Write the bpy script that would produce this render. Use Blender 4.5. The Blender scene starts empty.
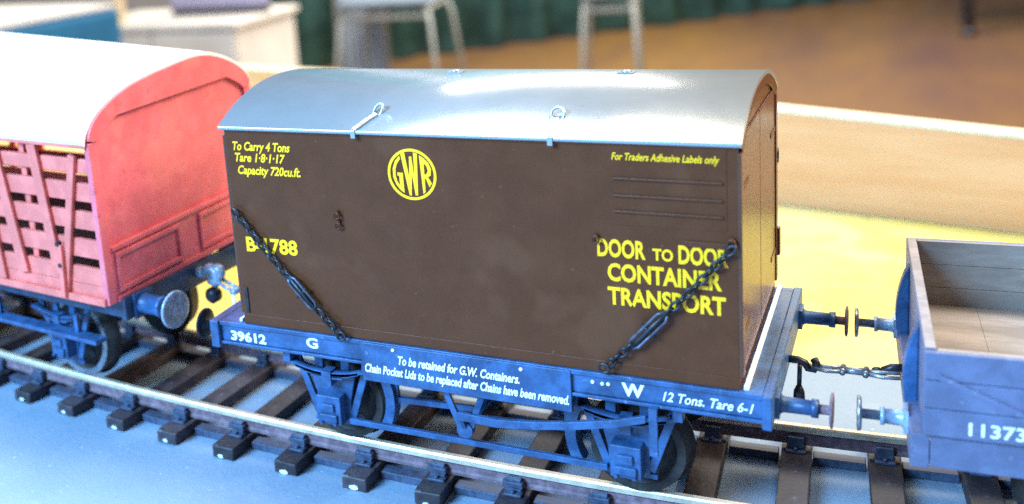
import bpy, bmesh, math, random
from mathutils import Vector, Matrix
random.seed(7)
S = 0.001                      # all lengths below are millimetres of the real model
GZ = 36.0                      # the board surface lies 36 mm below the container's foot
scene = bpy.context.scene
col = scene.collection

# ------------------------------------------------------------------ camera
CAM = Vector((128.565, -180.726, 90.149))
YAW, PITCH, ROLL, FPX = 0.510000, -0.201950, -0.087941, 1070.467
def camera():
    f = Vector((-math.sin(YAW)*math.cos(PITCH), math.cos(YAW)*math.cos(PITCH), math.sin(PITCH)))
    r = Vector((math.cos(YAW), math.sin(YAW), 0)); u = r.cross(f)
    c, s = math.cos(ROLL), math.sin(ROLL)
    r2, u2 = c*r + s*u, -s*r + c*u
    cd = bpy.data.cameras.new('camera'); cam = bpy.data.objects.new('camera', cd); col.objects.link(cam)
    m = Matrix((r2, u2, -f)).transposed().to_4x4()
    m.translation = Vector((CAM.x, CAM.y, CAM.z + GZ))*S
    cam.matrix_world = m
    cd.sensor_width = 36.0; cd.lens = FPX/1024*36
    cd.shift_x = 0.171503; cd.shift_y = -0.136472
    cd.clip_start = 0.005; cd.clip_end = 60
    cd.dof.use_dof = True; cd.dof.focus_distance = 0.212; cd.dof.aperture_fstop = 15.0
    scene.camera = cam
camera()

# ------------------------------------------------------------------ light
scene.view_settings.view_transform = 'Standard'
scene.view_settings.look = 'None'
scene.view_settings.exposure = 0.12
scene.view_settings.gamma = 1.0
scene.view_settings.use_curve_mapping = False
scene.cycles.use_denoising = False
scene.cycles.max_bounces = 6
scene.cycles.sample_clamp_indirect = 3.0
world = bpy.data.worlds.new("World"); scene.world = world; world.use_nodes = True
bg = world.node_tree.nodes['Background']
bg.inputs[0].default_value = (0.80, 0.86, 1.0, 1); bg.inputs[1].default_value = 0.13
def area(name, loc, target, sx, sy, power, colour, spread=180):
    ld = bpy.data.lights.new(name, 'AREA'); ld.shape = 'RECTANGLE'; ld.size = sx; ld.size_y = sy
    ld.energy = power; ld.color = colour; ld.spread = math.radians(spread)
    o = bpy.data.objects.new(name, ld); col.objects.link(o)
    o.location = loc
    o.rotation_euler = (Vector(target) - Vector(loc)).to_track_quat('-Z', 'Y').to_euler()
    return o
area('cool_lamp', (-0.34, -0.66, 0.52), (0.03, 0.02, 0.02), 0.40, 0.32, 30, (0.27, 0.59, 1.0))
ct = area('ceiling_tube', (-0.80, 0.52, 1.75), (-0.80, 0.52, 0), 8.5, 0.60, 128, (0.96, 0.98, 1.0))
ct.rotation_euler = (0, 0, 0)
area('warm_lamp', (1.35, 0.45, 1.25), (0.06, 0.06, 0.02), 1.3, 1.0, 56, (1.0, 0.81, 0.56))
area('hall_light', (-0.55, 4.1, 1.9), (-0.7, 4.4, -0.8), 3.0, 2.0, 240, (1.0, 0.90, 0.76))

# ------------------------------------------------------------------ materials
def mat(name, c, rough=0.5, metal=0.0, var=0.15, scale=250, bump=0.0, bscale=900, c2=None, spec=0.5, fac=(0.42, 0.62), stretch=None, rv=0.1, specks=None, objvar=0.0):
    m = bpy.data.materials.new(name); m.use_nodes = True
    nt = m.node_tree; b = nt.nodes['Principled BSDF']
    tc = nt.nodes.new('ShaderNodeTexCoord')
    src = tc.outputs['Object']
    if stretch:
        mp = nt.nodes.new('ShaderNodeMapping'); mp.inputs['Scale'].default_value = stretch
        nt.links.new(src, mp.inputs[0]); src = mp.outputs[0]
    n = nt.nodes.new('ShaderNodeTexNoise'); n.inputs['Scale'].default_value = scale
    n.inputs['Detail'].default_value = 6; n.inputs['Roughness'].default_value = 0.65
    nt.links.new(src, n.inputs['Vector'])
    cr = nt.nodes.new('ShaderNodeValToRGB')
    cr.color_ramp.elements[0].position = fac[0]; cr.color_ramp.elements[1].position = fac[1]
    d = c2 if c2 else tuple(min(1, x*(1+var)+0.02*var) for x in c)
    a = c if c2 else tuple(x*(1-var) for x in c)
    cr.color_ramp.elements[0].color = (*a, 1); cr.color_ramp.elements[1].color = (*d, 1)
    nt.links.new(n.outputs[0], cr.inputs[0]); colour = cr.outputs[0]
    if specks:                     # dust, chips and brush marks: flecks with a shape of their own
        for sc_, th, dust, am in specks:
            n3 = nt.nodes.new('ShaderNodeTexNoise'); n3.inputs['Scale'].default_value = sc_; n3.inputs['Detail'].default_value = 3
            nt.links.new(tc.outputs['Object'], n3.inputs['Vector'])
            r3 = nt.nodes.new('ShaderNodeMapRange'); r3.inputs['From Min'].default_value = th; r3.inputs['From Max'].default_value = th+.06; r3.inputs['To Max'].default_value = am
            nt.links.new(n3.outputs[0], r3.inputs[0])
            mx = nt.nodes.new('ShaderNodeMix'); mx.data_type = 'RGBA'
            nt.links.new(r3.outputs[0], mx.inputs[0]); nt.links.new(colour, mx.inputs[6]); mx.inputs[7].default_value = (*dust, 1)
            colour = mx.outputs[2]
    if objvar:
        oi = nt.nodes.new('ShaderNodeObjectInfo'); hv = nt.nodes.new('ShaderNodeHueSaturation')
        m2 = nt.nodes.new('ShaderNodeMapRange'); m2.inputs['To Min'].default_value = 1-objvar; m2.inputs['To Max'].default_value = 1+objvar
        nt.links.new(oi.outputs['Random'], m2.inputs[0]); nt.links.new(m2.outputs[0], hv.inputs['Value']); nt.links.new(colour, hv.inputs['Color'])
        colour = hv.outputs[0]
    nt.links.new(colour, b.inputs['Base Color'])
    b.inputs['Metallic'].default_value = metal
    b.inputs['Specular IOR Level'].default_value = spec
    mr = nt.nodes.new('ShaderNodeMapRange'); mr.inputs['To Min'].default_value = max(0, rough-rv); mr.inputs['To Max'].default_value = min(1, rough+rv*1.2)
    nt.links.new(n.outputs[0], mr.inputs[0]); nt.links.new(mr.outputs[0], b.inputs['Roughness'])
    if bump:
        n2 = nt.nodes.new('ShaderNodeTexNoise'); n2.inputs['Scale'].default_value = bscale; n2.inputs['Detail'].default_value = 4
        nt.links.new(src, n2.inputs['Vector'])
        bp = nt.nodes.new('ShaderNodeBump'); bp.inputs['Strength'].default_value = bump; bp.inputs['Distance'].default_value = 0.0003
        nt.links.new(n2.outputs[0], bp.inputs['Height']); nt.links.new(bp.outputs[0], b.inputs['Normal'])
    return m
M = {
 'brown':   mat('container_brown_paint', (0.096, 0.028, 0.009), 0.34, specks=[(900, .72, (.22,.14,.09), .4), (45, .60, (.135,.048,.02), .5)], var=0.07, scale=120, spec=0.22, bump=0.12, bscale=1500),
 'brown_end': mat('glossy_container_brown', (0.096, 0.028, 0.009), 0.25, var=0.07, scale=120, spec=0.5, bump=0.06, bscale=1500, rv=0.05),
 'roof':    mat('silver_grey_roof_paint', specks=[(500, .70, (.25,.27,.30), .4)], c=(0.34, 0.38, 0.405), rough=0.21, metal=0.5, var=0.02, scale=160, bump=0.03, bscale=1600, rv=0.03),
 'yellow':  mat('yellow_lettering', (1.0, 0.53, 0.0), 0.5, var=0.05),
 'white':   mat('white_lettering', (0.86, 0.86, 0.86), 0.5, var=0.04),
 'frame':   mat('blue_grey_frame_paint', (0.022, 0.078, 0.195), 0.42, specks=[(800, .68, (.20,.28,.40), .4), (120, .58, (.010,.03,.085), .6)], var=0.25, scale=260, bump=0.2, bscale=1100),
 'frame_shade':    mat('shaded_frame_paint', (0.016, 0.040, 0.090), 0.42, var=0.3, scale=260, bump=0.2, bscale=1100),  # frame paint darkened to carry the shade under the body overhang
 'dark':    mat('dark_iron', (0.030, 0.032, 0.040), 0.38, metal=0.5, var=0.3, scale=600, bump=0.2),
 'iron':    mat('dull_chain_iron', (0.10, 0.11, 0.15), 0.4, metal=0.6, var=0.3, scale=600),
 'steel':   mat('tarnished_steel', (0.30, 0.32, 0.36), 0.35, metal=0.8, var=0.2, scale=500),
 'rail':    mat('worn_rail_steel', (0.74, 0.60, 0.44), 0.42, metal=0.55, var=0.12, scale=300),
 'rust':    mat('rusty_rail_side', (0.17, 0.10, 0.12), 0.7, var=0.3, scale=500),
 'sleeper': mat('dark_brown_sleeper', (0.042, 0.028, 0.034), 0.55, objvar=.35, specks=[(500, .64, (.16,.15,.18), .6), (60, .60, (.08,.05,.04), .6)], var=0.35, scale=220, bump=0.4, bscale=700),
 'chairm':  mat('blue_black_chair', (0.045, 0.060, 0.105), 0.5, var=0.3, scale=500),
 'wheel':   mat('rusty_wheel', (0.020, 0.014, 0.012), 0.6, var=0.35, scale=400, bump=0.2),
 'red':     mat('coral_red_paint', (0.72, 0.140, 0.165), 0.45, specks=[(400, .66, (.50,.09,.10), .6), (90, .58, (.80,.22,.20), .4)], var=0.10, scale=160, bump=0.2, bscale=1300),
 'red_side_tint': mat('side_red_light_tint', (0.76, 0.165, 0.125), 0.38, var=0.12, scale=220, bump=0.15, bscale=1300),  # separate copy of the wagon red, its tint set for light on the sides
 'wroof':   mat('white_roof_paint', (0.88, 0.88, 0.88), 0.45, var=0.02),
 'slate':   mat('slate_grey_wagon_paint', (0.110, 0.125, 0.215), 0.5, specks=[(600, .66, (.25,.25,.32), .5)], var=0.15, scale=160, bump=0.2, bscale=900),
 'tan':     mat('bare_tan_interior', (0.25, 0.208, 0.178), 0.65, var=0.2, scale=140, bump=0.3, bscale=700, stretch=(0.3, 1, 1)),
 'pale':    mat('pale_blue_steel', (0.30, 0.38, 0.50), 0.35, metal=0.25, var=0.25, scale=400, bump=0.2),
 'worn':    mat('worn_grey_pink_edge', (0.24, 0.205, 0.20), 0.6, var=0.15, scale=300),
 'cream':   mat('cream_edge', (0.70, 0.56, 0.34), 0.6, var=0.08),
 'pine':    mat('pale_pine', (0.62, 0.285, 0.105), 0.55, c2=(0.70, 0.35, 0.15), scale=60, bump=0.2, stretch=(0.15, 1, 2)),
}

# ------------------------------------------------------------------ mesh building
class MB:
    def __init__(s): s.v = []; s.f = []; s.sm = []
    def add(s, vs, fs, smooth=False):
        k = len(s.v); s.v += [tuple(v) for v in vs]
        s.f += [tuple(i+k for i in f) for f in fs]; s.sm += [smooth]*len(fs); return s
    def box(s, x0, x1, y0, y1, z0, z1):
        v = [(x, y, z) for x in (x0, x1) for y in (y0, y1) for z in (z0, z1)]
        return s.add(v, [(0,1,3,2),(4,6,7,5),(0,4,5,1),(2,3,7,6),(0,2,6,4),(1,5,7,3)])
    def bar(s, p0, p1, w, h, up=(0,0,1)):
        p0, p1 = Vector(p0), Vector(p1); d = (p1-p0).normalized(); up = Vector(up)
        a = d.cross(up)
        a = a.normalized() if a.length > 1e-6 else Vector((1,0,0))
        b = a.cross(d).normalized(); v = []
        for p in (p0, p1):
            for i, j in ((-1,-1),(1,-1),(1,1),(-1,1)): v.append(p + a*i*w/2 + b*j*h/2)
        return s.add(v, [(3,2,1,0),(4,5,6,7),(0,1,5,4),(1,2,6,5),(2,3,7,6),(3,0,4,7)])
    def cyl(s, p0, p1, r0, r1=None, n=14, cap=True):
        r1 = r0 if r1 is None else r1
        return s.lathe(p0, p1, [(0, r0), (1, r1)], n, cap)
    def lathe(s, p0, p1, prof, n=18, cap=True):
        p0, p1 = Vector(p0), Vector(p1); d = p1-p0; dn = d.normalized()
        a = dn.orthogonal().normalized(); b = dn.cross(a); v = []; fs = []
        for t, r in prof:
            for i in range(n):
                q = 2*math.pi*i/n; v.append(p0 + d*t + (a*math.cos(q)+b*math.sin(q))*r)
        for k in range(len(prof)-1):
            for i in range(n):
                j = (i+1) % n; fs.append((k*n+i, k*n+j, (k+1)*n+j, (k+1)*n+i))
        s.add(v, fs, True)
        if cap:
            m = len(s.v)-len(v); e = (len(prof)-1)*n
            s.f.append(tuple(m+i for i in reversed(range(n)))); s.sm.append(False)
            s.f.append(tuple(m+e+i for i in range(n))); s.sm.append(False)
        return s
    def tube(s, pts, r, n=8, closed=False):
        pts = [Vector(p) for p in pts]; v = []; fs = []; k = len(pts); ref = None
        for i, p in enumerate(pts):
            if closed: d = pts[(i+1) % k]-pts[i-1]
            else: d = pts[min(i+1, k-1)]-pts[max(i-1, 0)]
            d.normalize()
            if ref is None: ref = d.orthogonal().normalized()
            ref = (ref - d*ref.dot(d)).normalized(); b = d.cross(ref)
            for j in range(n):
                q = 2*math.pi*j/n; v.append(p + (ref*math.cos(q)+b*math.sin(q))*r)
        for i in range(k if closed else k-1):
            for j in range(n):
                i2 = (i+1) % k; j2 = (j+1) % n
                fs.append((i*n+j, i*n+j2, i2*n+j2, i2*n+j))
        if not closed: fs += [tuple(reversed(range(n))), tuple((k-1)*n+j for j in range(n))]
        return s.add(v, fs, True)
    def prism(s, poly, t0, t1, axis='y'):
        # poly of (a, b): axis y -> (x, z); axis x -> (y, z); axis z -> (x, y)
        mk = {'y': lambda a, b, t: (a, t, b), 'x': lambda a, b, t: (t, a, b), 'z': lambda a, b, t: (a, b, t)}[axis]
        n = len(poly); v = [mk(a, b, t0) for a, b in poly] + [mk(a, b, t1) for a, b in poly]
        fs = [tuple(range(n)), tuple(reversed(range(n, 2*n)))] + [(i, i+n, (i+1) % n + n, (i+1) % n) for i in range(n)]
        return s.add(v, fs)
    def strip(s, outer, inner, t0, t1, axis='x', closed=False, smooth=True):
        mk = {'y': lambda a, b, t: (a, t, b), 'x': lambda a, b, t: (t, a, b)}[axis]
        n = len(outer); v = []
        for L in (outer, inner):
            for t in (t0, t1): v += [mk(a, b, t) for a, b in L]
        o0, o1, i0, i1 = 0, n, 2*n, 3*n; sf = []; ff = []
        for i in range(n if closed else n-1):
            j = (i+1) % n
            sf += [(o0+i, o1+i, o1+j, o0+j), (i0+i, i0+j, i1+j, i1+i)]
            ff += [(o0+i, o0+j, i0+j, i0+i), (o1+i, i1+i, i1+j, o1+j)]
        if not closed:
            ff += [(o0, i0, i1, o1), (o0+n-1, o1+n-1, i1+n-1, i0+n-1)]
        s.add(v, sf + ff); k = len(s.sm)-len(sf)-len(ff)
        for q in range(len(sf)): s.sm[k+q] = smooth
        return s
    def mesh(s, name, m, origin=(0,0,0), fix=True):
        me = bpy.data.meshes.new(name)
        me.from_pydata([((v[0]-origin[0])*S, (v[1]-origin[1])*S, (v[2]-origin[2])*S) for v in s.v], [], s.f)
        me.polygons.foreach_set('use_smooth', s.sm)
        if fix:
            bm = bmesh.new(); bm.from_mesh(me); bmesh.ops.recalc_face_normals(bm, faces=bm.faces); bm.to_mesh(me); bm.free()
        me.materials.append(m); me.update(); return me
    def build(s, name, m, parent=None, origin=None, bevel=0.0, fix=True):
        if origin is None: origin = ORIGIN.get(parent.name, (0,0,0)) if parent else (0,0,0)
        return link(name, s.mesh(name, m, origin, fix), parent, bevel)
ORIGIN = {}
def link(name, me, parent=None, bevel=0.0):
    o = bpy.data.objects.new(name, me); col.objects.link(o)
    if parent:
        o.parent = parent; ORIGIN[o.name] = ORIGIN.get(parent.name, (0,0,0))
    if bevel:
        b = o.modifiers.new('bevel', 'BEVEL'); b.width = bevel*S; b.segments = 2; b.limit_method = 'ANGLE'; b.angle_limit = 0.6
    return o
def tag(o, label=None, cat=None, group=None, kind=None):
    if label: o['label'] = label
    if cat: o['category'] = cat
    if group: o['group'] = group
    if kind: o['kind'] = kind
    return o
def W(x, y, z): return Vector((x, y, z+GZ))*S
def empty(name, pos, rz=0, world_coords=False):
    o = bpy.data.objects.new(name, None); col.objects.link(o); o.empty_display_size = 0.01
    o.location = W(*pos); o.rotation_euler.z = rz
    if world_coords: ORIGIN[o.name] = pos
    return o
def place(name, me, parent, loc, rz=0, bevel=0):
    o = link(name, me, parent, bevel); o.location = Vector(loc)*S; o.rotation_euler.z = rz; return o

_cache = {}
def glyphs(body, shear=0.0, bold=0.0, space=1.0):
    cu = bpy.data.curves.new('t', 'FONT'); cu.body = body; cu.size = 1.0; cu.shear = shear; cu.offset = bold
    cu.resolution_u = 3; cu.space_character = space
    cu.extrude = 0.02; cu.fill_mode = 'BOTH'
    o = bpy.data.objects.new('t', cu); col.objects.link(o)
    bpy.context.view_layer.update()
    me = bpy.data.meshes.new_from_object(o.evaluated_get(bpy.context.evaluated_depsgraph_get()))
    vs = [tuple(v.co) for v in me.vertices]; fs = [tuple(p.vertices) for p in me.polygons]
    bpy.data.objects.remove(o); bpy.data.meshes.remove(me); bpy.data.curves.remove(cu)
    return vs, fs
CAPH = None
def text(body, x0, x1, zb, cap, y, m, parent, shear=0.0, bold=0.0, slope=0.0, space=1.0, depth=0.05, name='lettering'):
    global CAPH
    if CAPH is None:
        CAPH = max(v[1] for v in glyphs('H')[0])
    vs, fs = glyphs(body, shear, bold, space)
    a, b = min(v[0] for v in vs), max(v[0] for v in vs); kx = (x1-x0)/(b-a); kz = cap/CAPH
    mb = MB(); mb.add([(x0+(v[0]-a)*kx, y-(v[2]+0.02)*depth/0.04, zb+v[1]*kz+(v[0]-a)*kx*slope) for v in vs], fs)
    return mb.build(name, m, parent, fix=False)

# ------------------------------------------------------------------ the setting
def two_tone(name, c1, c2, rough, scale, bump=0.3, bscale=500, spots=None):
    return mat(name, c1, rough, c2=c2, scale=scale, bump=bump, bscale=bscale, fac=(0.35, 0.68), specks=spots)
board_m = two_tone('grey_blue_board_paint', (0.190, 0.270, 0.365), (0.225, 0.305, 0.400), 0.62, 28, 0.5, 700, [(900, .66, (.15,.17,.22), .45), (650, .69, (.62,.66,.70), .7), (60, .57, (.27,.35,.44), .4), (22, .60, (.17,.23,.33), .4)])
yellow_m = two_tone('yellow_scenic_sheet', (0.62, 0.48, 0.055), (0.66, 0.57, 0.22), 0.6, 14, 0.3, 400, [(16, .52, (.66,.57,.26), .5), (40, .56, (.56,.43,.12), .6), (90, .66, (.40,.28,.08), .6)])
# plank line: through (82.7, 224) and (158.7, 207)
PD = Vector((76.0, -17.0, 0)).normalized(); PN = Vector((-PD.y, PD.x, 0))
def pl(t, n, z): 
    q = Vector((82.7, 224, 0)) + PD*t + PN*n; return (q.x, q.y, z)
g = MB()
a, b = pl(-760, 8.6, 0), pl(620, 8.6, 0)
g.prism([(-700, -430), (640, -430), (b[0], b[1]), (a[0], a[1])], -54, -36, 'z')
tag(g.build('baseboard_ground', board_m, origin=(0,0,-GZ)), kind='structure')
g = MB(); a, b = pl(-740, -0.3, 0), pl(600, -0.3, 0)
edge = [(b[0], 108)]
x = b[0]
while x > a[0]:
    edge.append((x, 92 - 26/(1+math.exp((x-15)/12)) + 3.0*math.sin(x*0.045) + 2.0*math.sin(x*0.13+1) + (x-60)*0.02)); x -= 9
edge.append((a[0], 70))
g.prism([(b[0], b[1])] + [(a[0], a[1])] + [(p, q) for p, q in reversed(edge)], -35.95, -35.55, 'z')
tag(g.build('yellow_ground', yellow_m, origin=(0,0,-GZ)), kind='structure')
plank = empty('backing_plank', pl(0, 0, -36), math.atan2(PD.y, PD.x))
MB().prism([(-740, .05), (600, .05), (600, 23.7), (250, 23.7), (-80, 38.6), (-740, 38.6)], 0, 8, 'y').build('plank_board', M['pine'], plank, bevel=0.5)
MB().prism([(-740, 38.63), (-80, 38.63), (250, 23.73), (600, 23.73), (600, 25.3), (250, 25.3), (-80, 40.2), (-740, 40.2)], -.15, 8.15, 'y').build('capping_strip', M['cream'], plank, bevel=0.3)
tag(plank, 'long pale pine plank with cream top edge behind the track', 'plank')

FL = -850.0
floor_m = mat('varnished_hall_floor', (0.135, 0.070, 0.058), 0.40, c2=(0.29, 0.160, 0.035), scale=0.9, fac=(0.3, 0.7), bump=0.0, stretch=(1, 0.25, 1))
MB().box(-15000, 6000, -2500, 12000, FL-60, FL).build('hall_floor', floor_m, origin=(0,0,-GZ))['kind'] = 'structure'
teal_m = mat('dark_teal_curtain', (0.075, 0.250, 0.280), 0.8, var=0.3, scale=6)
c0, c1 = Vector((-2950, 4640)), Vector((900, 8250))
d = (c1-c0); n = Vector((-d.y, d.x)).normalized(); o_, i_ = [], []
N = 220
for k in range(N+1):
    q = c0 + d*(k/N) + n*(45*math.sin(k*0.55) + 18*math.sin(k*0.21+1)); o_.append((q.x, q.y)); q2 = q + n*12; i_.append((q2.x, q2.y))
cm = MB(); v = [(x, y, FL+15) for x, y in o_] + [(x, y, 1500) for x, y in o_] + [(x, y, FL+15) for x, y in i_] + [(x, y, 1500) for x, y in i_]
K = N+1; fs = []
for k in range(N):
    fs += [(k, k+1, K+k+1, K+k), (2*K+k, 3*K+k, 3*K+k+1, 2*K+k+1), (K+k, K+k+1, 3*K+k+1, 3*K+k), (k, 2*K+k, 2*K+k+1, k+1)]
cm.add(v, fs, True)
tag(cm.build('teal_curtain', teal_m, origin=(0,0,-GZ)), 'dark teal curtain hanging at the far edge of the wooden hall floor', 'curtain')
wall_m = mat('off_white_hall_wall', (0.78, 0.77, 0.74), 0.8, var=0.05, scale=3)
MB().box(-15000, -3400, 5300, 5400, FL, 2600).build('wall', wall_m, origin=(0,0,-GZ))['kind'] = 'structure'

# ------------------------------------------------------------------ track
def yc(x): return 25.0 + (x-45.0)**2/2000.0
def yaw_at(x): return math.atan((x-45.0)/1000.0)
track = empty('model_track', (0, 0, -36))
tag(track, 'single curved model railway track with dark sleepers and worn bright rails', 'track')
RT = 36-27.76                      # rail top above board
def rail(side):
    prof = [(-0.8, RT-0.35), (-0.55, RT), (0.55, RT), (0.8, RT-0.35), (0.8, RT-1.4), (0.35, RT-1.9), (0.35, RT-3.2), (0.7, RT-3.6), (0.7, RT-4.2), (-0.7, RT-4.2), (-0.7, RT-3.6), (-0.35, RT-3.2), (-0.35, RT-1.9), (-0.8, RT-1.4)]
    xs = [-260 + 8*i for i in range(76)]; v = []; fs = []; n = len(prof)
    for x in xs:
        th = yaw_at(x); nx, ny = -math.sin(th), math.cos(th)
        for a, b in prof:
            off = side*16.8 + a; v.append((x + nx*off, yc(x) + ny*off, b))
    for i in range(len(xs)-1):
        for j in range(n):
            k = (j+1) % n; fs.append((i*n+j, i*n+k, (i+1)*n+k, (i+1)*n+j))
    mb = MB(); mb.add(v, fs); o = mb.build('rail', M['rail'], track); o.data.materials.append(M['rust'])
    me = o.data
    for p in me.polygons:
        p.material_index = 1 if p.center.z < (RT-1.55)*S else 0
    return o
rail(-1); rail(1)
sl_me = []
for q in range(4):
    mb = MB(); mb.box(-3.0, 3.0, -24.6, 24.6, 0.02, 3.15); me = mb.mesh('sleeper', M['sleeper'])
    bm = bmesh.new(); bm.from_mesh(me)
    for vv in bm.verts: vv.co += Vector((random.uniform(-.12,.12), random.uniform(-.25,.25), random.uniform(-.12, .12) if vv.co.z > .001 else 0))*S
    bm.to_mesh(me); bm.free(); sl_me.append(me)
mb = MB(); mb.box(-1.9, 1.9, -3.2, 3.2, 3.1, 3.75); mb.box(-1.6, 1.6, -2.0, -0.85, 3.7, 6.6); mb.box(-1.6, 1.6, 0.85, 1.9, 3.7, 6.2)
mb.box(-2.3, 2.0, -2.35, -0.9, 4.6, 5.9)
for yy in (-2.7, 2.7): mb.cyl((0, yy, 3.7), (0, yy, 4.3), 0.5, n=6)
chair_me = mb.mesh('chair', M['chairm'])
patch_me = []
for q in range(5):
    w_, h_ = random.uniform(.7, 1.3), random.uniform(.7, 1.2)
    pts = [(w_*math.cos(t)*random.uniform(.75, 1.1), .75+h_*.55*math.sin(t)*random.uniform(.75, 1.1)) for t in [i*math.pi*2/9 for i in range(9)]]
    mb = MB(); mb.prism(pts, -25.02, -24.8, 'y'); patch_me.append(mb.mesh('white_end_patch', M['white']))  # small irregular white patch on the sleeper's near end
mb = MB(); mb.box(-5.0, 5.0, -1.5, 1.5, 0.03, 1.9); web_me = mb.mesh('web', M['chairm'])
x = 40.5 - 16.9*15; k = 0
while x < 300:
    th = yaw_at(x) + random.uniform(-.012, .012)
    sl = place('sleeper', sl_me[k % 4], track, (x, yc(x), 0), th, bevel=0.35)
    for sd in (-1, 1):
        c = place('chair', chair_me, sl, (random.uniform(-.2,.2), sd*16.8, 0), 0 if sd < 0 else math.pi, bevel=0.2)
    if -95 < x < 60: place('white_end_patch', patch_me[random.randrange(5)], sl, (random.uniform(-.7,.3), 0.15, random.uniform(-.2,.3)))
    xm = x + 8.45; tm = yaw_at(xm)
    for sd in (-1, 1):
        place('web', web_me, track, (xm - math.sin(tm)*sd*16.8, yc(xm) + math.cos(tm)*sd*16.8, 0), tm, bevel=0.2)
    x += 16.9; k += 1

# ------------------------------------------------------------------ shared wagon pieces (local frame: z = 0 at rail top, y < 0 towards the camera)
def wheelset(parent, x, r=10.7, o=(0,0,0), m=None, rim=None):
    m = m or M['wheel']
    ox, oy, oz = o
    for sd in (-1, 1):
        yo = oy + sd*17.2; yi = oy + sd*13.0
        z = oz + r
        w = MB().lathe((ox+x, yi, z), (ox+x, yo, z), [(0, 1.6), (0, r-2.2), (0.02, r-1.9), (0.02, r+0.9), (0.14, r+1.0), (0.26, r+0.15), (1.0, r-0.1), (1.0, r-1.9), (0.72, r-2.3), (0.62, 3.4), (1.0, 2.6), (1.05, 1.6)], 36).build('wheel', m, parent)
        MB().strip([(ox+x+math.cos(q*math.pi/18)*(r-0.15), z+math.sin(q*math.pi/18)*(r-0.15)) for q in range(36)],
                   [(ox+x+math.cos(q*math.pi/18)*(r-1.7), z+math.sin(q*math.pi/18)*(r-1.7)) for q in range(36)], yo+sd*0.02, yo+sd*0.22, 'y', True).build('tyre', rim or M['steel'], w)
        for h in range(4):
            q = h*math.pi/2 + 0.5
            MB().cyl((ox+x+math.cos(q)*5.6, oy+sd*15.4, z+math.sin(q)*5.6), (ox+x+math.cos(q)*5.6, oy+sd*16.0, z+math.sin(q)*5.6), 1.1, n=10).build('hole_boss', M['dark'], w)
    MB().cyl((ox+x, oy-23.5, oz+r), (ox+x, oy+23.5, oz+r), 1.3).build('axle', M['dark'], parent)
def buffer(parent, x, d, y, z, shank=4.6, stem=4.4, rh=3.1, m=None, hm=None, rs=1.6):
    m = m or M['frame']
    p = MB()
    q_ = rs+.7; p.box(min(x, x+d*.7), max(x, x+d*.7), y-q_, y+q_, z-q_, z+q_)
    b = p.lathe((x+d*.6, y, z), (x+d*(.6+shank), y, z), [(0, rs+0.5), (.10, rs+.1), (.80, rs), (.82, rs+.3), (1.0, rs+.3)], 20).build('buffer', m, parent)
    e = x+d*(.6+shank+stem)
    MB().lathe((x+d*(.4+shank), y, z), (e, y, z), [(0, .85), (.78, .85), (.80, rh-.4), (.86, rh), (.97, rh), (1.0, rh-.6)], 28).build('buffer_head', hm or m, b)
def screw_coupling(parent, x, d, y, z, end_x, end_z, m=None):
    m = m or M['dark']
    h = MB().tube([(x, y, z), (x+d*1.6, y, z), (x+d*2.8, y, z-.5), (x+d*3.4, y, z-1.5), (x+d*4.4, y, z-1.6), (x+d*4.9, y, z-.5), (x+d*4.4, y, z+.5)], 0.75, 8)
    h.build('coupling_hook', m, parent)
    q0, q1 = Vector((x+d*4.0, y, z-1.0)), Vector((end_x, y, end_z)); v = q1-q0
    l = MB()
    for a, b in ((0.0, .36), (.62, 1.0)):
        for s_ in (-1, 1): l.tube([q0+v*a+Vector((0, s_*.6, 0)), q0+v*((a+b)/2)+Vector((0, s_*1.0, -.2)), q0+v*b+Vector((0, s_*1.0, 0))], .38, 6)
        l.tube([q0+v*(b if a == 0 else a)+Vector((0, -1.5, 0)), q0+v*(b if a == 0 else a)+Vector((0, 1.5, 0))], .55, 8)
    l.build('coupling_link', M['steel'], parent)
    MB().cyl(q0+v*.34, q0+v*.64, .7, n=10).build('coupling_screw', M['steel'], parent)
def spring_pts(x, z, half, sag, n=9):
    return [(x + half*(-1+2*i/(n-1)), z - sag*(1-((-1+2*i/(n-1))**2))) for i in range(n)]
def leaf_spring(parent, x, y0, y1, z, half=9.5, m=None):
    s = MB()
    for k in range(4):
        hf = half - k*1.9
        pts = spring_pts(x, z - k*0.62 + 1.2*((k*1.9)/half)*-0.5, hf, 1.7*(hf/half)**2)
        s.strip(pts, [(a, b-0.60) for a, b in pts], y0, y1, 'y')
    s.box(x-1.1, x+1.1, y0-.25, y1+.25, z-4.6, z-1.3)
    return s.build('leaf_spring', m or M['frame'], parent)
def axlebox(parent, x, y, z, sd, m=None):
    m = m or M['frame']
    s = MB(); a, b = sorted((y, y - sd*-3.4))
    s.box(x-2.9, x+2.9, a, b, z-3.0, z+3.6)
    f = y + sd*3.4; c0_, c1_ = sorted((f - sd*.1, f + sd*.6))
    s.box(x-2.1, x+2.1, c0_, c1_, z-2.2, z-.4); s.box(x-1.5, x+1.5, c0_, c1_, z+.1, z+2.0)
    o = s.build('axlebox', m, parent, bevel=0.25)
    for i in (-1, 1): MB().cyl((x+i*1.7, f, z-2.4), (x+i*1.7, f+sd*.9, z-2.4), .35, n=6).build('bolt', m, o)
    return o
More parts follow.
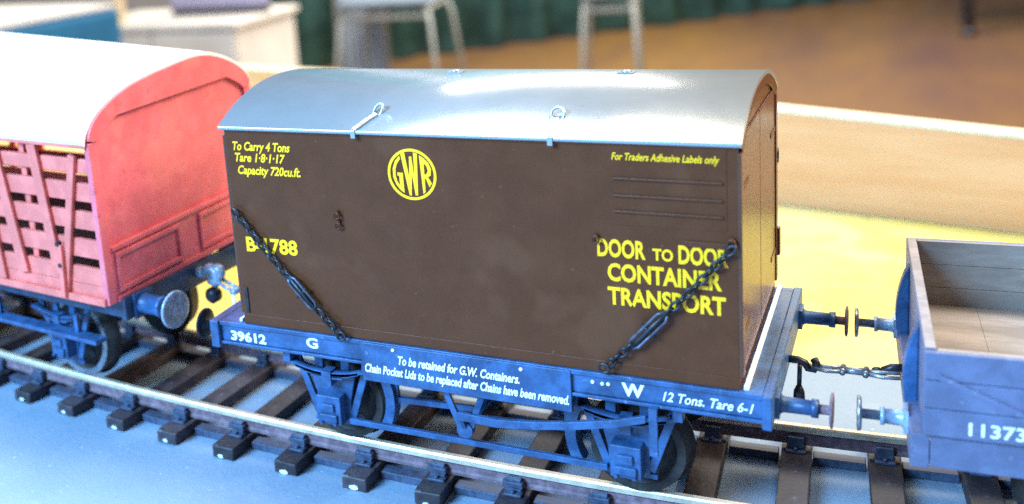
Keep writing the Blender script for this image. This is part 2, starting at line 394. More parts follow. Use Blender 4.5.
def axleguard(parent, x, y, zt, zb, sd, wide=9.5, m=None):
    s = MB(); t = .9
    s.prism([(x-5.6, zt-5.0), (x+5.6, zt-5.0), (x+3.9, zb+5), (x+3.9, zb), (x-3.9, zb), (x-3.9, zb+5)], y-t/2, y+t/2, 'y')
    for i in (-1, 1):
        s.bar((x+i*3.2, y+.03*sd, zt), (x+i*3.2, y+.03*sd, zt-5.2), t, 2.0, (1,0,0))
        s.bar((x+i*wide, y+.02*sd, zt), (x+i*4.0, y+.02*sd, zb+1.4), t*.94, 1.6, (1,0,0))
    s.bar((x-5.2, y-.03*sd, zb+.4), (x+5.2, y-.03*sd, zb+.4), t*1.08, 1.0)
    return s.build('axleguard', m or M['frame'], parent, bevel=0.15)

# ------------------------------------------------------------------ container flat wagon (fit coordinates)
RZ = -27.76
flat = empty('container_flat_wagon', (49.5, 25, RZ), 0, True)
tag(flat, 'blue-grey four-wheel flat wagon numbered 39612 carrying the brown container', 'wagon', 'model railway wagons in the train')
MB().box(-6.4, 106.0, 0.6, 49.4, -1.4, -0.06).build('deck', M['frame'], flat, bevel=.1)
for y0, y1, sd in ((-.7, 1.3, -1), (48.7, 50.7, 1)):
    s = MB(); yi = (y0 if sd < 0 else y1)
    s.box(-6.45, 106.05, y0, y1, -1.0, -0.02)
    a, b = (y0+.55, y1) if sd < 0 else (y0, y1-.55)
    s.box(-6.4, 106.0, a, b, -4.7, -1.02)
    s.box(-6.45, 106.05, y0+.05, y1-.05, -5.4, -4.72)
    s.build('solebar', M['frame'], flat, bevel=.15)
s = MB().box(28.8, 72.7, -.95, .2, -8.7, -0.3); s.build('chain_pocket_plate', M['frame'], flat, bevel=.15)
for x0, x1 in ((-8.6, -6.42), (106.02, 107.6)):
    MB().box(x0, x1, -1.3, 51.3, -6.2, 0.05).build('headstock', M['frame'], flat, bevel=.2)
MB().box(102.9, 103.7, 0.3, 50.2, 0.0, 0.75).build('end_stop_strip', M['white'], flat, bevel=.1)['label'] = 'white painted strip along the container foot'
MB().box(-1.5, -0.8, 0.3, 50.2, 0.0, 0.75).build('end_stop_strip', M['white'], flat, bevel=.1)
for X in (18.6, 81.8):
    wheelset(flat, X+.7, 9.2, (0, 25, RZ), rim=M['wheel'])
    for sd, yy in ((-1, 4.4), (1, 45.6)):
        axleguard(flat, X, yy, -5.2, -22.4, sd)
        axlebox(flat, X, yy, RZ+9.2, sd)
        leaf_spring(flat, X, *sorted((yy+sd*.8, yy+sd*3.0)), -8.0)
        for i in (-1, 1):
            MB().box(X+i*9.6-.9, X+i*9.6+.9, *sorted((yy+sd*.5, yy+sd*3.1)), -8.6, -5.0).build('spring_shoe', M['frame'], flat, bevel=.15)
for sd, yy in ((-1, 3.2), (1, 46.8)):
    MB().bar((22.5, yy, -21.0), (77.9, yy, -21.0), .9, 1.25).build('tie_bar', M['frame'], flat, bevel=.1)
# brake gear
s = MB()
for i in (-1, 1): s.bar((50+i*5.5, 1.4, -5.2), (50+i*.9, 1.4, -17.2), .8, 1.3, (1,0,0))
s.lathe((50, .6, -17.2), (50, 2.3, -17.2), [(0, 1.7), (1, 1.7)], 16); s.build('v_hanger', M['frame'], flat, bevel=.1)
MB().cyl((50, 1, -17.2), (50, 49, -17.2), .8).build('brake_shaft', M['frame'], flat)
for X, d in ((18.6, 1), (81.8, -1)):
    xs = X + d*12.0
    s = MB()
    pts = [(X+d*11.0*math.cos(q), RZ+10.7+11.0*math.sin(q)) for q in [(-.55+i*.16) for i in range(8)]]
    out = [(X+d*13.1*math.cos(q), RZ+10.7+13.1*math.sin(q)) for q in [(-.55+i*.16) for i in range(8)]]
    s.strip(out, pts, 6.6, 9.8, 'y', False, False); s.build('brake_shoe', M['frame'], flat)
    MB().bar((X+d*13.2, 8.2, -6), (X+d*12.6, 8.2, -17), .9, 1.5, (1,0,0)).build('brake_hanger', M['frame'], flat, bevel=.1)
    MB().bar((X+d*12.6, 8.2, -17), (50, 8.2, -17.2 + (1.0 if d > 0 else -1.0)), .8, 1.2).build('push_rod', M['frame'], flat)
lv = [(50, -1.6, -12.6), (58, -1.7, -12.9), (66, -1.8, -12.0), (74, -1.8, -10.6), (81, -1.8, -9.0), (86.5, -1.8, -7.2)]
s = MB(); o2 = [(a, c+.85) for a, b, c in lv]; i2 = [(a, c-.85+.05*k) for k, (a, b, c) in enumerate(lv)]
s.strip(o2, i2, -2.3, -1.4, 'y'); s.build('brake_lever', M['frame'], flat, bevel=.1)
MB().bar((50, -1.0, -12.6), (50, 1.4, -17.0), 1.2, .8, (1,0,0)).build('lever_link', M['frame'], flat)
s = MB(); s.bar((87.8, -1.9, -5.3), (87.8, -1.9, -14.2), .7, 1.5, (1,0,0)); s.box(87.0, 88.6, -2.3, .4, -5.35, -4.9); s.build('lever_guard', M['frame'], flat, bevel=.1)
for X, d in ((107.6, 1), (-8.6, -1)):
    for yy in (5.0, 45.0): buffer(flat, X, d, yy, -3.9, 6.2 if d > 0 else 2.9, 2.3 if d > 0 else 2.7, 3.1 if d > 0 else 3.5, rs=1.3, hm=M['dark'] if d < 0 else M['rust'])
screw_coupling(flat, 107.6, 1, 25, -4.4, 126.5, -5.2)
s = MB().tube([(109.6, 24.2, -5.0), (109.5, 24.0, -9.5)], .45, 6); s.lathe((109.5, 24, -9.2), (109.5, 24, -13.0), [(0, .5), (.3, 1.0), (.8, 1.1), (1, .4)], 12); s.build('tommy_bar', M['dark'], flat)
s = MB().tube([(-8.6, 25, -4.4), (-10.6, 25, -4.5), (-12, 25, -5.2), (-12.6, 25, -6.4), (-13.6, 25, -6.3), (-13.9, 25, -5.2)], .7, 8); s.build('coupling_hook', M['dark'], flat)
# rivets and lettering
for x, z in ((36.2, -1.1), (63.1, -1.3), (76.6, -2.2), (78.4, -2.3), (79.5, -2.2)):
    yb = -.98 if x < 70 else -.15
    MB().lathe((x, yb+.1, z), (x, yb-.3, z), [(0, .42), (.7, .36), (1, .1)], 8).build('rivet', M['white'], flat)
yl = -.17
text('39612', -3.9, 5.2, -4.25, 2.0, yl, M['white'], flat, bold=.035)
text('G', 15.4, 18.2, -3.5, 2.1, yl, M['white'], flat, bold=.03)
text('W', 81.9, 86.0, -3.9, 2.3, yl, M['white'], flat, bold=.04)
text('12 Tons. Tare 6-1', 89.2, 104.6, -3.9, 1.75, yl, M['white'], flat, shear=.3, bold=.015, slope=.0)
text('To be retained for G.W. Containers.', 37.2, 62.7, -4.0, 1.75, -.98, M['white'], flat, shear=.3, bold=.028, slope=-.012)
text('Chain Pocket Lids to be replaced after Chains have been removed.', 29.5, 72.2, -6.6, 1.75, -.98, M['white'], flat, shear=.3, bold=.028, slope=-.012)

# ------------------------------------------------------------------ the container
L, H, Wd, RH = 102.4, 44.4, 50.0, 6.3
cont = empty('freight_container', (L/2, 25, 0), 0, True)
tag(cont, 'brown freight container with yellow lettering and silver curved roof on the flat wagon', 'container')
def arch(n, over, h0, rise, dz=0.0, p=2.3):
    pts = []
    for i in range(n+1):
        t = -math.cos(math.pi*i/n); y = 25 + t*(25+over)
        pts.append((y, h0 + rise*(1-abs(t)**p) + dz))
    return pts
MB().box(.25, L-.25, 0, 1.2, 0.8, H-.3).build('side_panel', M['brown'], cont)
MB().box(.25, L-.25, 48.8, 50, 0.8, H-.3).build('side_panel', M['brown'], cont)
MB().box(.1, L-.1, -.12, 50.12, 0.02, 2.3).build('bottom_rail', M['brown'], cont, bevel=.12)
MB().box(.3, L-.3, -.14, .2, H-1.5, H-.35).build('cant_rail', M['brown'], cont, bevel=.1)
for x0, x1 in ((0, 1.1), (L-1.1, L)):
    ar = arch(28, -.05, H-.4, RH-.1)
    s = MB(); s.prism([(49.9, 2.32), (0.1, 2.32)] + ar, x0, x1, 'x'); s.build('end_panel', M['brown_end'], cont)
for x0, x1 in ((L, L+.55), (-.55, 0)):
    ou = arch(28, 0, H-.4, RH-.15); inn = [(25+(y-25)*.93, z-2.0) for y, z in ou]
    MB().strip(ou, inn, x0, x1, 'x').build('end_arch_trim', M['brown'], cont)
    for ya, yb in ((0.0, 2.2), (47.8, 50.0)): MB().box(x0, x1, ya, yb, 2.35, H-2.1).build('corner_post', M['brown_end'], cont, bevel=.1)
    for ya, yb in ((2.6, 24.8), (25.2, 47.4)):
        dx0, dx1 = (x0, x1-.25) if x0 > 0 else (x0+.25, x1)
        dr = MB().box(dx0, dx1, ya, yb, 2.6, H-.2).build('end_door', M['brown_end'], cont, bevel=.15)
        q0, q1 = (dx1, dx1+.12) if x0 > 0 else (dx0-.12, dx0)
        for z in (9, 35): MB().box(q0, q1, *((ya, ya+7) if ya < 10 else (yb-7, yb)), z, z+1.0).build('hinge_strap', M['brown'], dr)
MB().box(L-.2, L+1.0, 49.2, 51.0, 7.5, 13.5).build('corner_latch', M['brown'], cont, bevel=.2)
s = MB(); s.tube([(L+.4, 50.2+1.1*math.cos(q*.628), 29+1.5*math.sin(q*.628)) for q in range(10)], .3, 6, True); s.build('lifting_ring', M['dark'], cont)
# roof
ou = arch(40, .9, H-.2, RH+.2); inn = [(25+(y-25)*.985, z-.75) for y, z in ou]
rf = MB().strip(ou, inn, -.9, L+.7, 'x').build('roof', M['roof'], cont)
MB().box(-.88, L+.68, -.95, -.25, H-.75, H-.1).build('gutter_strip', M['roof'], rf, bevel=.15)
def roof_z(y): t = abs((y-25)/25.9); return H-.2 + (RH+.2)*(1-t**2.3)
# roof lifting eyes and straps
for x, lean in ((31.3, 3.2), (70.9, 0.0)):
    s = MB(); ys = [-.95, .6, 2.2, 3.6]
    pts = [(x+lean*i/3, y, roof_z(y)+.25) for i, y in enumerate(ys)]
    for a, b in zip(pts, pts[1:]): s.bar(a, b, 1.0, .5, (0,-.6,.8))
    s.box(x-.5, x+.5, -1.25, -.95, H-1.6, H+.1)
    o = s.build('roof_strap', M['roof'], rf, bevel=.1)
    e = pts[-1]
    ring = [(e[0]+1.25*math.cos(q*.5236)*(1 if lean == 0 else .7)+lean*.12*math.sin(q*.5236), e[1]+.8+.55*math.sin(q*.5236), e[2]+.55+1.25*math.sin(q*.5236)) for q in range(12)]
    MB().tube(ring, .32, 8, True).build('lifting_eye', M['roof'], o)
for x in (42, 78):
    s = MB(); s.box(x-1.6, x+1.6, 26, 28.5, H+RH-.3, H+RH+.25); s.lathe((x, 27.2, H+RH+.2), (x, 27.2, H+RH+.65), [(0, 1.0), (.6, .9), (1, .5)], 12); s.build('roof_fitting', M['roof'], rf)
MB().box(1.0, 1.8, -.3, .1, 2.6, 8.4).build('corner_slot', M['dark'], cont, bevel=.1)
# label board with three ledges
MB().box(80.9, 100.6, -.1, .15, 28.6, 43.0).build('label_board', M['brown'], cont, bevel=.05)
for z in (37.1, 34.0, 31.1):
    MB().box(81.6, 100.0, -.5, 0, z-.2, z+.25).build('label_ledge', M['brown'], cont, bevel=.1)
# ring bolts on the side
for x, z in ((25.8, 27.0), (25.9, 24.9), (78.3, 26.3), (101.3, 27.4)):
    s = MB(); s.cyl((x, .2, z), (x, -.7, z), .45, n=8); s.tube([(x+.65*math.cos(q*.785), -.75, z-.55+.65*math.sin(q*.785)) for q in range(8)], .22, 6, True); s.build('ring_bolt', M['brown'], cont)
MB().box(93.5, 101.2, -.42, 0, 25.6, 26.6).build('chain_plate', M['brown'], cont, bevel=.1)
# lettering
yl = -.03
text('To Carry 4 Tons', 1.9, 15.9, 39.15, 1.75, yl, M['yellow'], cont, shear=.28, bold=.03)
text('Tare 1·8·1·17', 2.2, 14.6, 36.7, 1.75, yl, M['yellow'], cont, shear=.28, bold=.03)
text('Capacity 720cu.ft.', 2.6, 17.9, 34.0, 1.75, yl, M['yellow'], cont, shear=.28, bold=.03)
text('B-1788', 2.7, 15.4, 16.9, 3.0, yl, M['yellow'], cont, bold=.032)
text('For Traders Adhesive Labels only', 81.5, 99.5, 40.5, 1.25, yl-.1, M['yellow'], cont, shear=.28, bold=.018)
text('DOOR', 78.4, 86.9, 22.6, 3.1, yl, M['yellow'], cont, bold=.032)
text('TO', 88.1, 91.6, 22.6, 2.0, yl, M['yellow'], cont, bold=.032)
text('DOOR', 92.5, 100.7, 22.4, 3.1, yl, M['yellow'], cont, bold=.032)
text('CONTAINER', 80.1, 99.6, 18.1, 3.1, yl, M['yellow'], cont, bold=.032)
text('TRANSPORT', 80.0, 100.2, 13.6, 3.1, yl, M['yellow'], cont, bold=.032)
# the round company emblem
cx, cz, rx = 42.9, 35.8, 5.15
em = MB(); n = 48
ring = MB().strip([(cx+rx*math.cos(2*math.pi*i/n), cz+rx*math.sin(2*math.pi*i/n)) for i in range(n)], [(cx+.89*rx*math.cos(2*math.pi*i/n), cz+.89*rx*math.sin(2*math.pi*i/n)) for i in range(n)], -.08, .02, 'y', True, False).build('emblem', M['yellow'], cont)
def emb(poly, k=0):
    MB().prism([(cx+a*rx, cz+b*rx) for a, b in poly], -.08-.004*k, .02, 'y').build('emblem_letter', M['yellow'], ring)
emb([(-.47,.72),(-.66,.5),(-.78,.2),(-.78,-.15),(-.67,-.43),(-.5,-.64),(-.35,-.74),(-.37,.05),(-.6,.05),(-.6,-.07),(-.53,-.07),(-.52,-.45),(-.62,-.28),(-.67,-.05),(-.655,.2),(-.57,.42),(-.44,.58)])
emb([(-.42,.80),(-.25,.84),(-.11,-.12),(-.07,.7),(.03,.7),(.1,-.12),(.11,.86),(.27,.82),(.2,-.80),(.1,-.82),(.0,.02),(-.06,-.83),(-.15,-.82)])
emb([(.34,.76),(.52,.66),(.52,-.66),(.42,-.74)])
emb([(.521,.655),(.69,.5),(.8,.24),(.77,.0),(.62,-.1),(.521,-.14),(.521,.02),(.6,.05),(.66,.17),(.62,.34),(.521,.46)])
emb([(.55,-.12),(.66,-.075),(.8,-.3),(.69,-.46)], 1)

# ------------------------------------------------------------------ the two securing chains
def chain(label, p0, p1, tb, side):
    p0, p1 = Vector(p0), Vector(p1); v = p1-p0; n = v.length; d = v.normalized()
    root = empty('securing_chain', tuple(p0), 0, True)
    tag(root, label, 'chain', 'chains lashing the container to its wagon')
    out = Vector((0, -1, 0)); sdir = d.cross(out).normalized()
    def link_(c, k, ln=1.15, wd=.62, r=.27):
        a = sdir if k % 2 == 0 else (out*.75 + sdir*.55).normalized()
        return [c + d*ln*math.cos(q*math.pi/5) + a*wd*math.sin(q*math.pi/5) for q in range(10)]
    pitch = 1.72; k = 0; s = MB(); t = .6
    while t < n-.3:
        f = t/n
        if not (tb[0] < f < tb[1]):
            c = p0 + d*t + out*.25 + Vector((0, 0, -.7*math.sin(math.pi*f)))
            s.tube(link_(c, k), .28, 6, True)
        t += pitch; k += 1
    s.build('chain_links', M['dark'], root)
    a, b = p0 + v*tb[0] + out*.35 + Vector((0,0,-.5)), p0 + v*tb[1] + out*.35 + Vector((0,0,-.6))
    q = MB()
    for i in (-1, 1): q.tube([a+sdir*i*.35, a+(b-a)*.12+sdir*i*.95, a+(b-a)*.88+sdir*i*.95, b+sdir*i*.35], .3, 6)
    q.build('turnbuckle', M['iron'], root)
    MB().cyl(a-(b-a)*.1, b+(b-a)*.1, .42, n=8).build('screw_rod', M['dark'], root)
    m_ = a+(b-a)*.5
    MB().cyl(m_ + sdir*1.7 - out*.1, m_ - sdir*1.7, .28, n=6).build('tommy_bar', M['dark'], root)
    MB().tube([p1 + Vector((1.0*math.cos(w*.785), -.5, .9*math.sin(w*.785)+.2)) for w in range(8)], .3, 6, True).build('shackle', M['dark'], root)
chain('dark securing chain slanting across the B-1788 number on the brown container', (1.0, -.8, 26.0), (24.9, -1.2, 0.6), (.52, .76), 1)
chain('dark securing chain slanting over the yellow transport lettering on the brown container', (101.6, -.9, 26.2), (79.2, -1.2, 1.4), (.50, .78), -1)

# ------------------------------------------------------------------ red cattle wagon (local frame)
yw = -0.1218; Wc = 58.0; Lc = 122.0
ax = Vector((math.cos(yw), math.sin(yw), 0)); ay = Vector((-math.sin(yw), math.cos(yw), 0))
corner = Vector((-37.3, -1.2, 0)); ctr = corner + ay*(Wc/2) - ax*(Lc/2)
cat_ = empty('cattle_wagon', (ctr.x, ctr.y, RZ), yw)
tag(cat_, 'coral red slatted cattle wagon with a plain white roof at the left', 'wagon', 'model railway wagons in the train')
zb = 28.9; zt = zb+40.2; hx = Lc/2; hy = Wc/2
RED, RED_SIDE = M['red'], M['red_side_tint']
def end_arch(over, h0, rise, n=36, p=2.2): return [((-math.cos(math.pi*i/n))*(hy+over), h0+rise*max(0, 1-abs(math.cos(math.pi*i/n))**p)**.55 + 1.3*math.exp(-((-math.cos(math.pi*i/n)*hy-12)/10)**2)) for i in range(n+1)]
CR = 10.8
for d in (1, -1):
    e0, e1 = sorted((d*(hx-1.6), d*(hx-.5)))
    en = MB(); en.prism([(hy-.3, zb+.2), (-hy+.3, zb+.2)] + end_arch(-.4, zt-.6, CR-.2), e0, e1, 'x'); en = en.build('end_panel', RED, cat_)
    f0, f1 = sorted((d*(hx-.52), d*(hx+.75)))
    up = end_arch(-.1, zt-.4, CR)
    lo = [(y*.955, (zt-.9 if abs(y) > hy*.93 else (zt-.3 + 3.7*min(1, (hy*.93-abs(y))/6.0)))) for y, z in up]
    lo = [(y, min(z, zz-.4)) for (y, z), (_, zz) in zip(lo, up)]
    MB().strip(up, lo, f0, f1, 'x', False, False).build('end_header', RED, en, bevel=.2)
    for s0, s1 in ((-hy, -hy+2.6), (hy-2.6, hy)):
        MB().box(f0, f1-.3*(d > 0), s0, s1, zb, zt-.95).build('corner_post', RED, en, bevel=.25)
    MB().box(*sorted((d*(hx-.52), d*(hx+.25))), -hy+2.65, hy-2.65, zb+.3, zb+12.4).build('bottom_panel', RED, en, bevel=.2)
    MB().box(*sorted((d*(hx-.52), d*(hx+.9))), -hy+2.65, hy-2.65, zb, zb+1.5).build('bottom_rail', RED, en, bevel=.2)
    for y0, y1 in ((-hy+4.6, -4.6), (4.6, hy-4.6)):
        s = MB(); g0, g1 = sorted((d*(hx+.2), d*(hx+1.0)))
        s.box(g0, g1, y0-1.2, y1+1.2, zb+2.2, zb+3.4); s.box(g0, g1, y0-1.2, y1+1.2, zb+10.6, zb+11.8)
        s.box(g0, g1, y0-1.2, y0, zb+3.4, zb+10.6); s.box(g0, g1, y1, y1+1.2, zb+3.4, zb+10.6)
        s.build('panel_frame', RED, en, bevel=.2)
    MB().box(*sorted((d*(hx-.52), d*(hx+.8))), -hy+2.65, hy-2.65, zb+12.45, zb+13.6).build('waist_rail', RED, en, bevel=.2)
for sd in (-1, 1):
    y0, y1 = sorted((sd*(hy-1.5), sd*(hy-.5)))
    z = zb; k = 0
    rows = [(0, 4.2), (4.3, 8.6), (11.0, 15.6), (18.0, 22.5), (24.9, 29.4), (31.8, 35.2)]
    for a, b in rows: MB().box(-hx+.6, hx-1.7, y0, y1, zb+a, zb+b).build('slat', RED_SIDE, cat_, bevel=.15)
    p0, p1 = sorted((sd*(hy-.5), sd*(hy+.55)))
    MB().box(-hx, hx-.6, *sorted((sd*(hy-1.4), sd*(hy+.7))), zt-.9-1.2, zt-.9).build('top_rail', RED_SIDE, cat_, bevel=.2)
    MB().box(-hx, hx-.6, *sorted((sd*(hy-.5), sd*(hy+.6))), zb-.2, zb+1.6).build('side_rail', RED_SIDE, cat_, bevel=.2)
    for k_, (xa, xb, za, zz, wd) in enumerate(((hx-19.8, hx-16.0, zt-2.2, zb+5.6, 3.2), (hx-5.6, hx-14.4, zt-4.0, zb+1.7, 2.2), (hx-35.0, hx-29.2, zt-2.2, zb+4.6, 3.4), (hx-41.0, hx-38.0, zt-10, zb+1.7, 2.6), (-hx+35, -hx+29, zt-2.2, zb+4.6, 3.2), (-hx+19.8, -hx+16, zt-2.2, zb+5.6, 3.2))):
        yy = sd*(hy+.02*(k_ % 3)); MB().bar((xa, yy, za), (xb, yy, zz), 1.0, wd, (1,0,0)).build('diagonal_brace', RED_SIDE, cat_, bevel=.2)
    for x in (hx-26, hx-48, -hx+26):
        MB().box(x-1.0, x+1.0, *sorted((sd*(hy-1.55), sd*(hy-2.6))), zb+1, zt-2).build('post', RED_SIDE, cat_, bevel=.2)
    MB().bar((hx-13.2, sd*(hy+1.0), zb+14), (hx-14.2, sd*(hy+1.0), zb+.6), .9, 1.5, (1,0,0)).build('door_bar', RED_SIDE, cat_, bevel=.1)
    for q in (zb+7.6, zb+13.0): MB().cyl((hx-13.7, sd*(hy+.4), q), (hx-13.7, sd*(hy+1.7), q), .6, n=8).build('bolt', M['dark'], cat_)
MB().box(-hx+2, hx-2, -hy+1.6, hy-1.6, zb, zb+1).build('floor', M['dark'], cat_)
rp = end_arch(1.0, zt-.6, CR+1.0, 40); ri = [(y*.985, z-.85) for y, z in rp]
cr_ = MB().strip(rp, ri, -hx-.4, hx-.1, 'x').build('roof', M['wroof'], cat_)
for v_ in cr_.data.vertices:
    v_.co.z += max(0, v_.co.z/S-zt)/CR*(hx-v_.co.x/S)*.055*S
for sd in (-1, 1):
    MB().box(-hx, hx-.2, *sorted((sd*(hy-6.5), sd*(hy-4.6))), zb-6.0, zb-.3).build('solebar', M['frame_shade'], cat_, bevel=.2)
    MB().box(-hx+6, hx-5, *sorted((sd*(hy-2.5), sd*(hy+1.2))), zb-11.6, zb-10.5).build('footboard', M['frame'], cat_, bevel=.2)
    for x in (hx-14, hx-44, -hx+14):
        MB().bar((x, sd*(hy-1.4), zb-6), (x, sd*(hy-1.4), zb-10.6), 1.0, 1.2, (1,0,0)).build('footboard_bracket', M['frame'], cat_)
for d in (1, -1):
    MB().box(*sorted((d*(hx-.15), d*(hx+1.6))), -hy+3.5, hy-3.5, zb-6.0, zb-.2).build('headstock', M['frame_shade'], cat_, bevel=.2)
for x in (hx-27, -hx+27):
    wheelset(cat_, x, rim=M['steel'])
    for sd in (-1, 1):
        axleguard(cat_, x, sd*20.6, zb-6.4, 5.4, sd); axlebox(cat_, x, sd*20.6, 10.7, sd); leaf_spring(cat_, x, *sorted((sd*21.4, sd*23.6)), zb-8.6)
for yy in (-20, 20): buffer(cat_, hx+1.6, 1, yy, 25.6, 7.0, 3.6, 4.5, m=M['frame'], hm=M['pale'], rs=2.3)
screw_x = hx+1.6
s = MB().tube([(screw_x, 0, 26.4), (screw_x+2.4, 0, 26.6)], 1.5, 8)
s.tube([(screw_x+2.2, 0, 26.8), (screw_x+4.2, 0, 28.0), (screw_x+6.2, -.3, 27.6), (screw_x+7.0, -.3, 26.0), (screw_x+6.0, -.3, 24.6), (screw_x+4.2, 0, 24.9)], 1.35, 10)
s.lathe((screw_x+6.6, -1.2, 27.2), (screw_x+6.6, 1.2, 27.2), [(0, 1.2), (.2, 2.2), (.8, 2.2), (1, 1.2)], 12)
s.build('coupling_hook', M['pale'], cat_)
s = MB().lathe((screw_x+5.0, -2.4, 21.2), (screw_x+5.0, 1.4, 21.2), [(0, 1.2), (.25, 2.1), (.75, 2.1), (1, 1.2)], 12); s.build('coupling_weight', M['dark'], cat_)
s = MB()
for i in (-1, 1): s.tube([(screw_x+7, i*.9, 25.2), (screw_x+10, i*1.1, 24.0), (screw_x+12.6, i*1.0, 23.4)], .5, 8)
s.tube([(screw_x+12.6, -1.8, 23.4), (screw_x+12.6, 1.8, 23.4)], .95, 8); s.build('coupling_link', M['pale'], cat_)
MB().tube([(screw_x+13.0, -2, 23.0), (screw_x+14.4, -3, 18.5), (screw_x+15.0, -3.4, 12.2)], .42, 6).build('coupling_wire', M['white'], cat_)

# the kit's body sits slightly askew on its underframe
for o in list(cat_.children_recursive):
    if o.name.split('.')[0] in ('end_panel','end_header','corner_post','bottom_panel','bottom_rail','panel_frame','waist_rail','slat','top_rail','side_rail','post','diagonal_brace','door_bar','floor','roof'):
        for v_ in o.data.vertices: v_.co.z += .040*v_.co.y
# ------------------------------------------------------------------ open wagon at the right (local frame)
yw2 = 0.06; Wo = 56.8; Lo = 122.0
ax = Vector((math.cos(yw2), math.sin(yw2), 0)); ay = Vector((-math.sin(yw2), math.cos(yw2), 0))
corner = Vector((130.1, .7, 0)); ctr = corner + ay*(Wo/2) + ax*(Lo/2)
ow = empty('open_wagon', (ctr.x, ctr.y, RZ), yw2)
tag(ow, 'slate grey low-sided open wagon numbered 11373 with tan inside at the right', 'wagon', 'model railway wagons in the train')
hx, hy = Lo/2, Wo/2; top = 10.8-RZ; bot = top-14.6
ph = 14.6/3
for sd in (-1, 1):
    for k in range(3):
        z0, z1 = bot+k*ph+.06, bot+(k+1)*ph-.06
        MB().box(-hx, hx, *sorted((sd*(hy-1.0), sd*hy)), z0, z1).build('side_plank', M['slate'], ow, bevel=.18)
        MB().box(-hx+1.9, hx-1.9, *sorted((sd*(hy-1.9), sd*(hy-1.02))), z0-.04, z1-.01).build('lining_plank', M['tan'], ow, bevel=.04)
    for x in (-hx+31, -hx+40, hx-31, hx-40):
        MB().box(x-.9, x+.9, *sorted((sd*hy, sd*(hy+.5))), bot+.2, top-.3).build('side_strap', M['slate'], ow, bevel=.1)
    MB().bar((-hx+2.0, sd*(hy+.2), top-4.0), (-hx+24, sd*(hy+.2), bot+1.0), .4, .9, (1,0,0)).build('diagonal_strap', M['slate'], ow)
    MB().box(-hx+1.2, hx-1.2, *sorted((sd*(hy-2.2), sd*(hy-.9))), bot-6.0, bot-.35).build('solebar', M['slate'], ow, bevel=.2)
for d in (-1, 1):
    for k in range(3):
        z0, z1 = bot+k*ph+.06, bot+(k+1)*ph-.06
        MB().box(*sorted((d*(hx-1.8), d*(hx+.02))), -hy+1.03, hy-1.03, z0, z1).build('end_plank', M['slate'], ow, bevel=.18)
    MB().box(*sorted((d*(hx-1.7), d*(hx-.1))), -hy+1.1, hy-1.1, top-.02, top+.35).build('end_capping', M['worn'], ow, bevel=.12)
    for y in (-14.5, 14.5):
        s = MB(); f = d*(hx+.04)
        s.prism([(f + d*(2.3*math.sin(math.pi*i/12)**.7 if i < 12 else 0), top-.8-(top-bot+5.6)*i/12) for i in range(13)], y-1.3, y+1.3, 'y'); s.build('end_stanchion', M['frame'], ow, bevel=.25)
    MB().box(*sorted((d*(hx-1.1), d*(hx+1.7))), -hy+.8, hy-.8, bot-6.2, bot-.25).build('headstock', M['slate'], ow, bevel=.2)
for k in range(11):
    x0 = -hx+1.9 + k*(Lo-3.8)/11
    MB().box(x0+.02, x0+(Lo-3.8)/11-.02, -hy+1.95, hy-1.95, bot, bot+1.0).build('floor_plank', M['tan'], ow, bevel=.04)
for x in (-hx+26, hx-26):
    wheelset(ow, x, rim=M['wheel'])
    for sd in (-1, 1):
        axleguard(ow, x, sd*20.6, bot-6, 5.4, sd, m=M['slate']); axlebox(ow, x, sd*20.6, 10.7, sd, m=M['slate']); leaf_spring(ow, x, *sorted((sd*21.4, sd*23.6)), bot-8.6, m=M['slate'])
for yy in (-20, 20): buffer(ow, -hx-1.7, -1, yy, 22.4, 3.6, 3.6, 3.0, m=M['pale'], hm=M['steel'], rs=1.25)
s = MB().tube([(-hx-1.7, 0, 22.4), (-hx-3.4, 0, 22.3), (-hx-4.6, 0, 21.6), (-hx-5.0, 0, 20.6), (-hx-5.8, 0, 20.7), (-hx-6.0, 0, 21.8)], .8, 8); s.build('coupling_hook', M['dark'], ow)
text('11373', -hx+6.4, -hx+14.2, bot+1.0, 2.1, -hy-.03, M['white'], ow, bold=.02)

# ------------------------------------------------------------------ the hall behind
chrome = mat('pale_grey_tube', (0.50, 0.56, 0.56), 0.55, metal=0.0, var=0.05)
darktube = mat('dark_tube', (0.06, 0.06, 0.08), 0.4, metal=0.3, var=0.1)
seatm = mat('grey_blue_seat', (0.20, 0.27, 0.36), 0.6, var=0.1, scale=10)
def tub_chair(label, pos, rz, w=200):
    root = empty('tubular_chair', pos, rz); tag(root, label, 'chair', 'tubular chairs standing on the hall floor')
    dp, h = 210, 440
    for i in (-1, 1):
        for j in (-1, 1):
            MB().tube([(i*w*.92, j*dp*.8, h), (i*w, j*dp*.9, h-60), (i*w*1.18, j*dp*1.15, 6)], 9, 10).build('leg', chrome, root)
        MB().tube([(i*w*.92, -dp*.85, h), (i*w*.92, dp*.85, h)], 12, 10).build('seat_rail', chrome, root)
        MB().tube([(i*w*.92, dp*.85, h), (i*w*.9, dp*1.0, h+120), (i*w*.85, dp*1.2, h+420)], 12, 10).build('back_post', chrome, root)
    MB().tube([(-w*.95, -dp*.8, h-30), (w*.95, -dp*.8, h-30)], 11, 10).build('cross_tube', chrome, root)
    MB().box(-w, w, -dp, dp, h+12, h+45).build('seat', seatm, root, bevel=14)
    s = MB(); pts = [(-w+2*w*i/8, dp*1.02-40*math.cos((i-4)/4*1.2)+40) for i in range(9)]
    v = []; 
    s.box(-w*.95, w*.95, dp*1.05, dp*1.13, h+210, h+420); s.build('backrest', seatm, root, bevel=12)
tub_chair('pale tubular chair in front of the dark teal curtain, left of its pair', (-1880, 4020, FL), .15)
tub_chair('narrow pale tubular chair on the brown hall floor, right of its pair', (-965, 4090, FL), .2, 95)
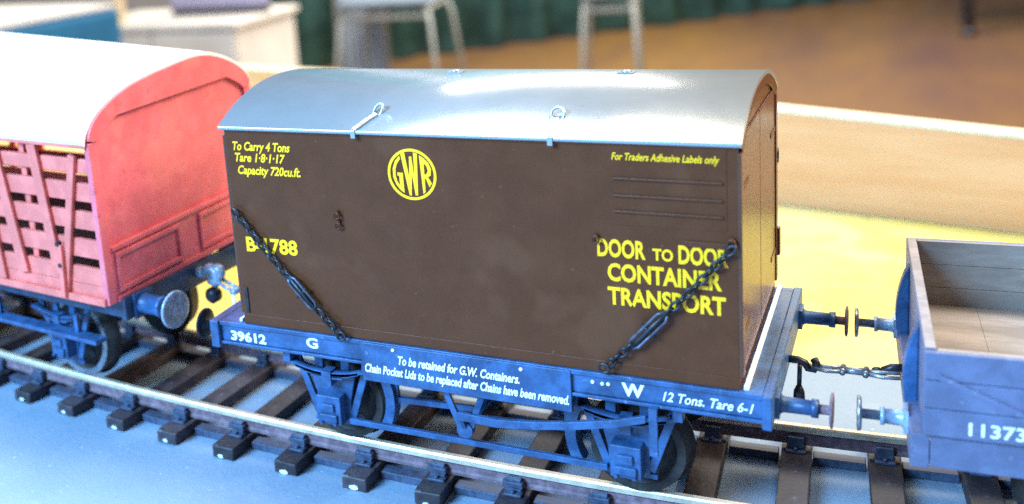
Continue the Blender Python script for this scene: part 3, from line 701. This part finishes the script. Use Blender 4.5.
tb = empty('hall_table', (890, 6000, FL), 0); tag(tb, 'far hall table whose dark leg stands on the brown floor', 'table')
for i in (-1, 1):
    for j in (-1, 1):
        MB().tube([(i*560, j*240, 690), (i*560, j*240, 30)], 22, 10).build('leg', darktube, tb)
        MB().lathe((i*560, j*240, 0), (i*560, j*240, 40), [(0, 34), (.6, 34), (1, 24)], 12).build('foot', darktube, tb)
MB().box(-640, 640, -330, 330, 690, 720).build('table_top', M['pine'], tb, bevel=5)
blue_cloth = mat('blue_table_cloth', (0.012, 0.16, 0.34), 0.7, var=0.15, scale=8)
white_cloth = mat('white_cabinet', (0.80, 0.78, 0.74), 0.7, var=0.06, scale=6)
lilac = mat('lilac_panel', (0.45, 0.43, 0.62), 0.7, var=0.05, scale=6)
bt = empty('blue_table', (-1882, 1240, FL), -0.10); tag(bt, 'table draped in a plain blue cloth behind the cattle wagon roof', 'table')
MB().box(-440, 430, -450, 450, 20, 735).build('cloth', blue_cloth, bt, bevel=12); MB().box(-436, 426, -446, 446, 735.5, 745).build('white_top_sheet', white_cloth, bt, bevel=3)
po = empty('cream_post', (-2290, 2680, FL)); tag(po, 'narrow cream upright post beside the blue draped table', 'post')
MB().box(-18, 18, -18, 18, 12, 1500).build('upright', M['cream'], po, bevel=3); MB().box(-120, 120, -120, 120, 0, 12).build('foot_plate', M['cream'], po, bevel=2)
cb = empty('white_cabinet', (-2150, 2860, FL), 0.05); tag(cb, 'low off-white cabinet with a lilac panel lying on its top', 'cabinet')
MB().box(-330, 330, -200, 200, 0, 540).build('carcass', white_cloth, cb, bevel=5)
for i in (-1, 1):
    d_ = MB().box(i*165-158, i*165+158, -214, -201, 20, 530).build('door', white_cloth, cb, bevel=4)
    MB().cyl((i*30, -214, 300), (i*30, -236, 300), 10).build('handle', chrome, d_)
MB().box(-345, 345, -225, 215, 541, 562).build('top', white_cloth, cb, bevel=4)
lp = empty('lilac_board', (-2030, 2890, FL+562.5), .05); tag(lp, 'lilac display board standing on the off-white cabinet', 'board')
MB().box(-180, 210, -12, 12, 0, 24).build('base_strip', darktube, lp, bevel=2); MB().box(-180, 210, -8, 8, 24.5, 320).build('panel', lilac, lp, bevel=2)

gp = empty('grey_drape', (-2150, 4200, FL), 0.35); tag(gp, 'narrow grey-blue drape hanging left of the teal curtain', 'drape')
dm = mat('grey_blue_drape', (0.46, 0.53, 0.62), 0.7, var=0.1, scale=8)
ou = [(-100+200*i/40, 26*math.sin(i*.9)) for i in range(41)]
g = MB(); g.add([(x, y, 20) for x, y in ou]+[(x, y, 1900) for x, y in ou]+[(x, y+8, 20) for x, y in ou]+[(x, y+8, 1900) for x, y in ou],
  [f for i in range(40) for f in ((i, i+1, 42+i, 41+i), (82+i, 123+i, 124+i, 83+i), (41+i, 42+i, 124+i, 123+i))], True)
g.build('fabric', dm, gp)
MB().cyl((-115, 0, 1905), (115, 0, 1905), 14).build('hanging_rail', chrome, gp)
for i in (-1, 1): MB().cyl((i*110, 0, 0), (i*110, 0, 1905), 12).build('stand_post', chrome, gp)
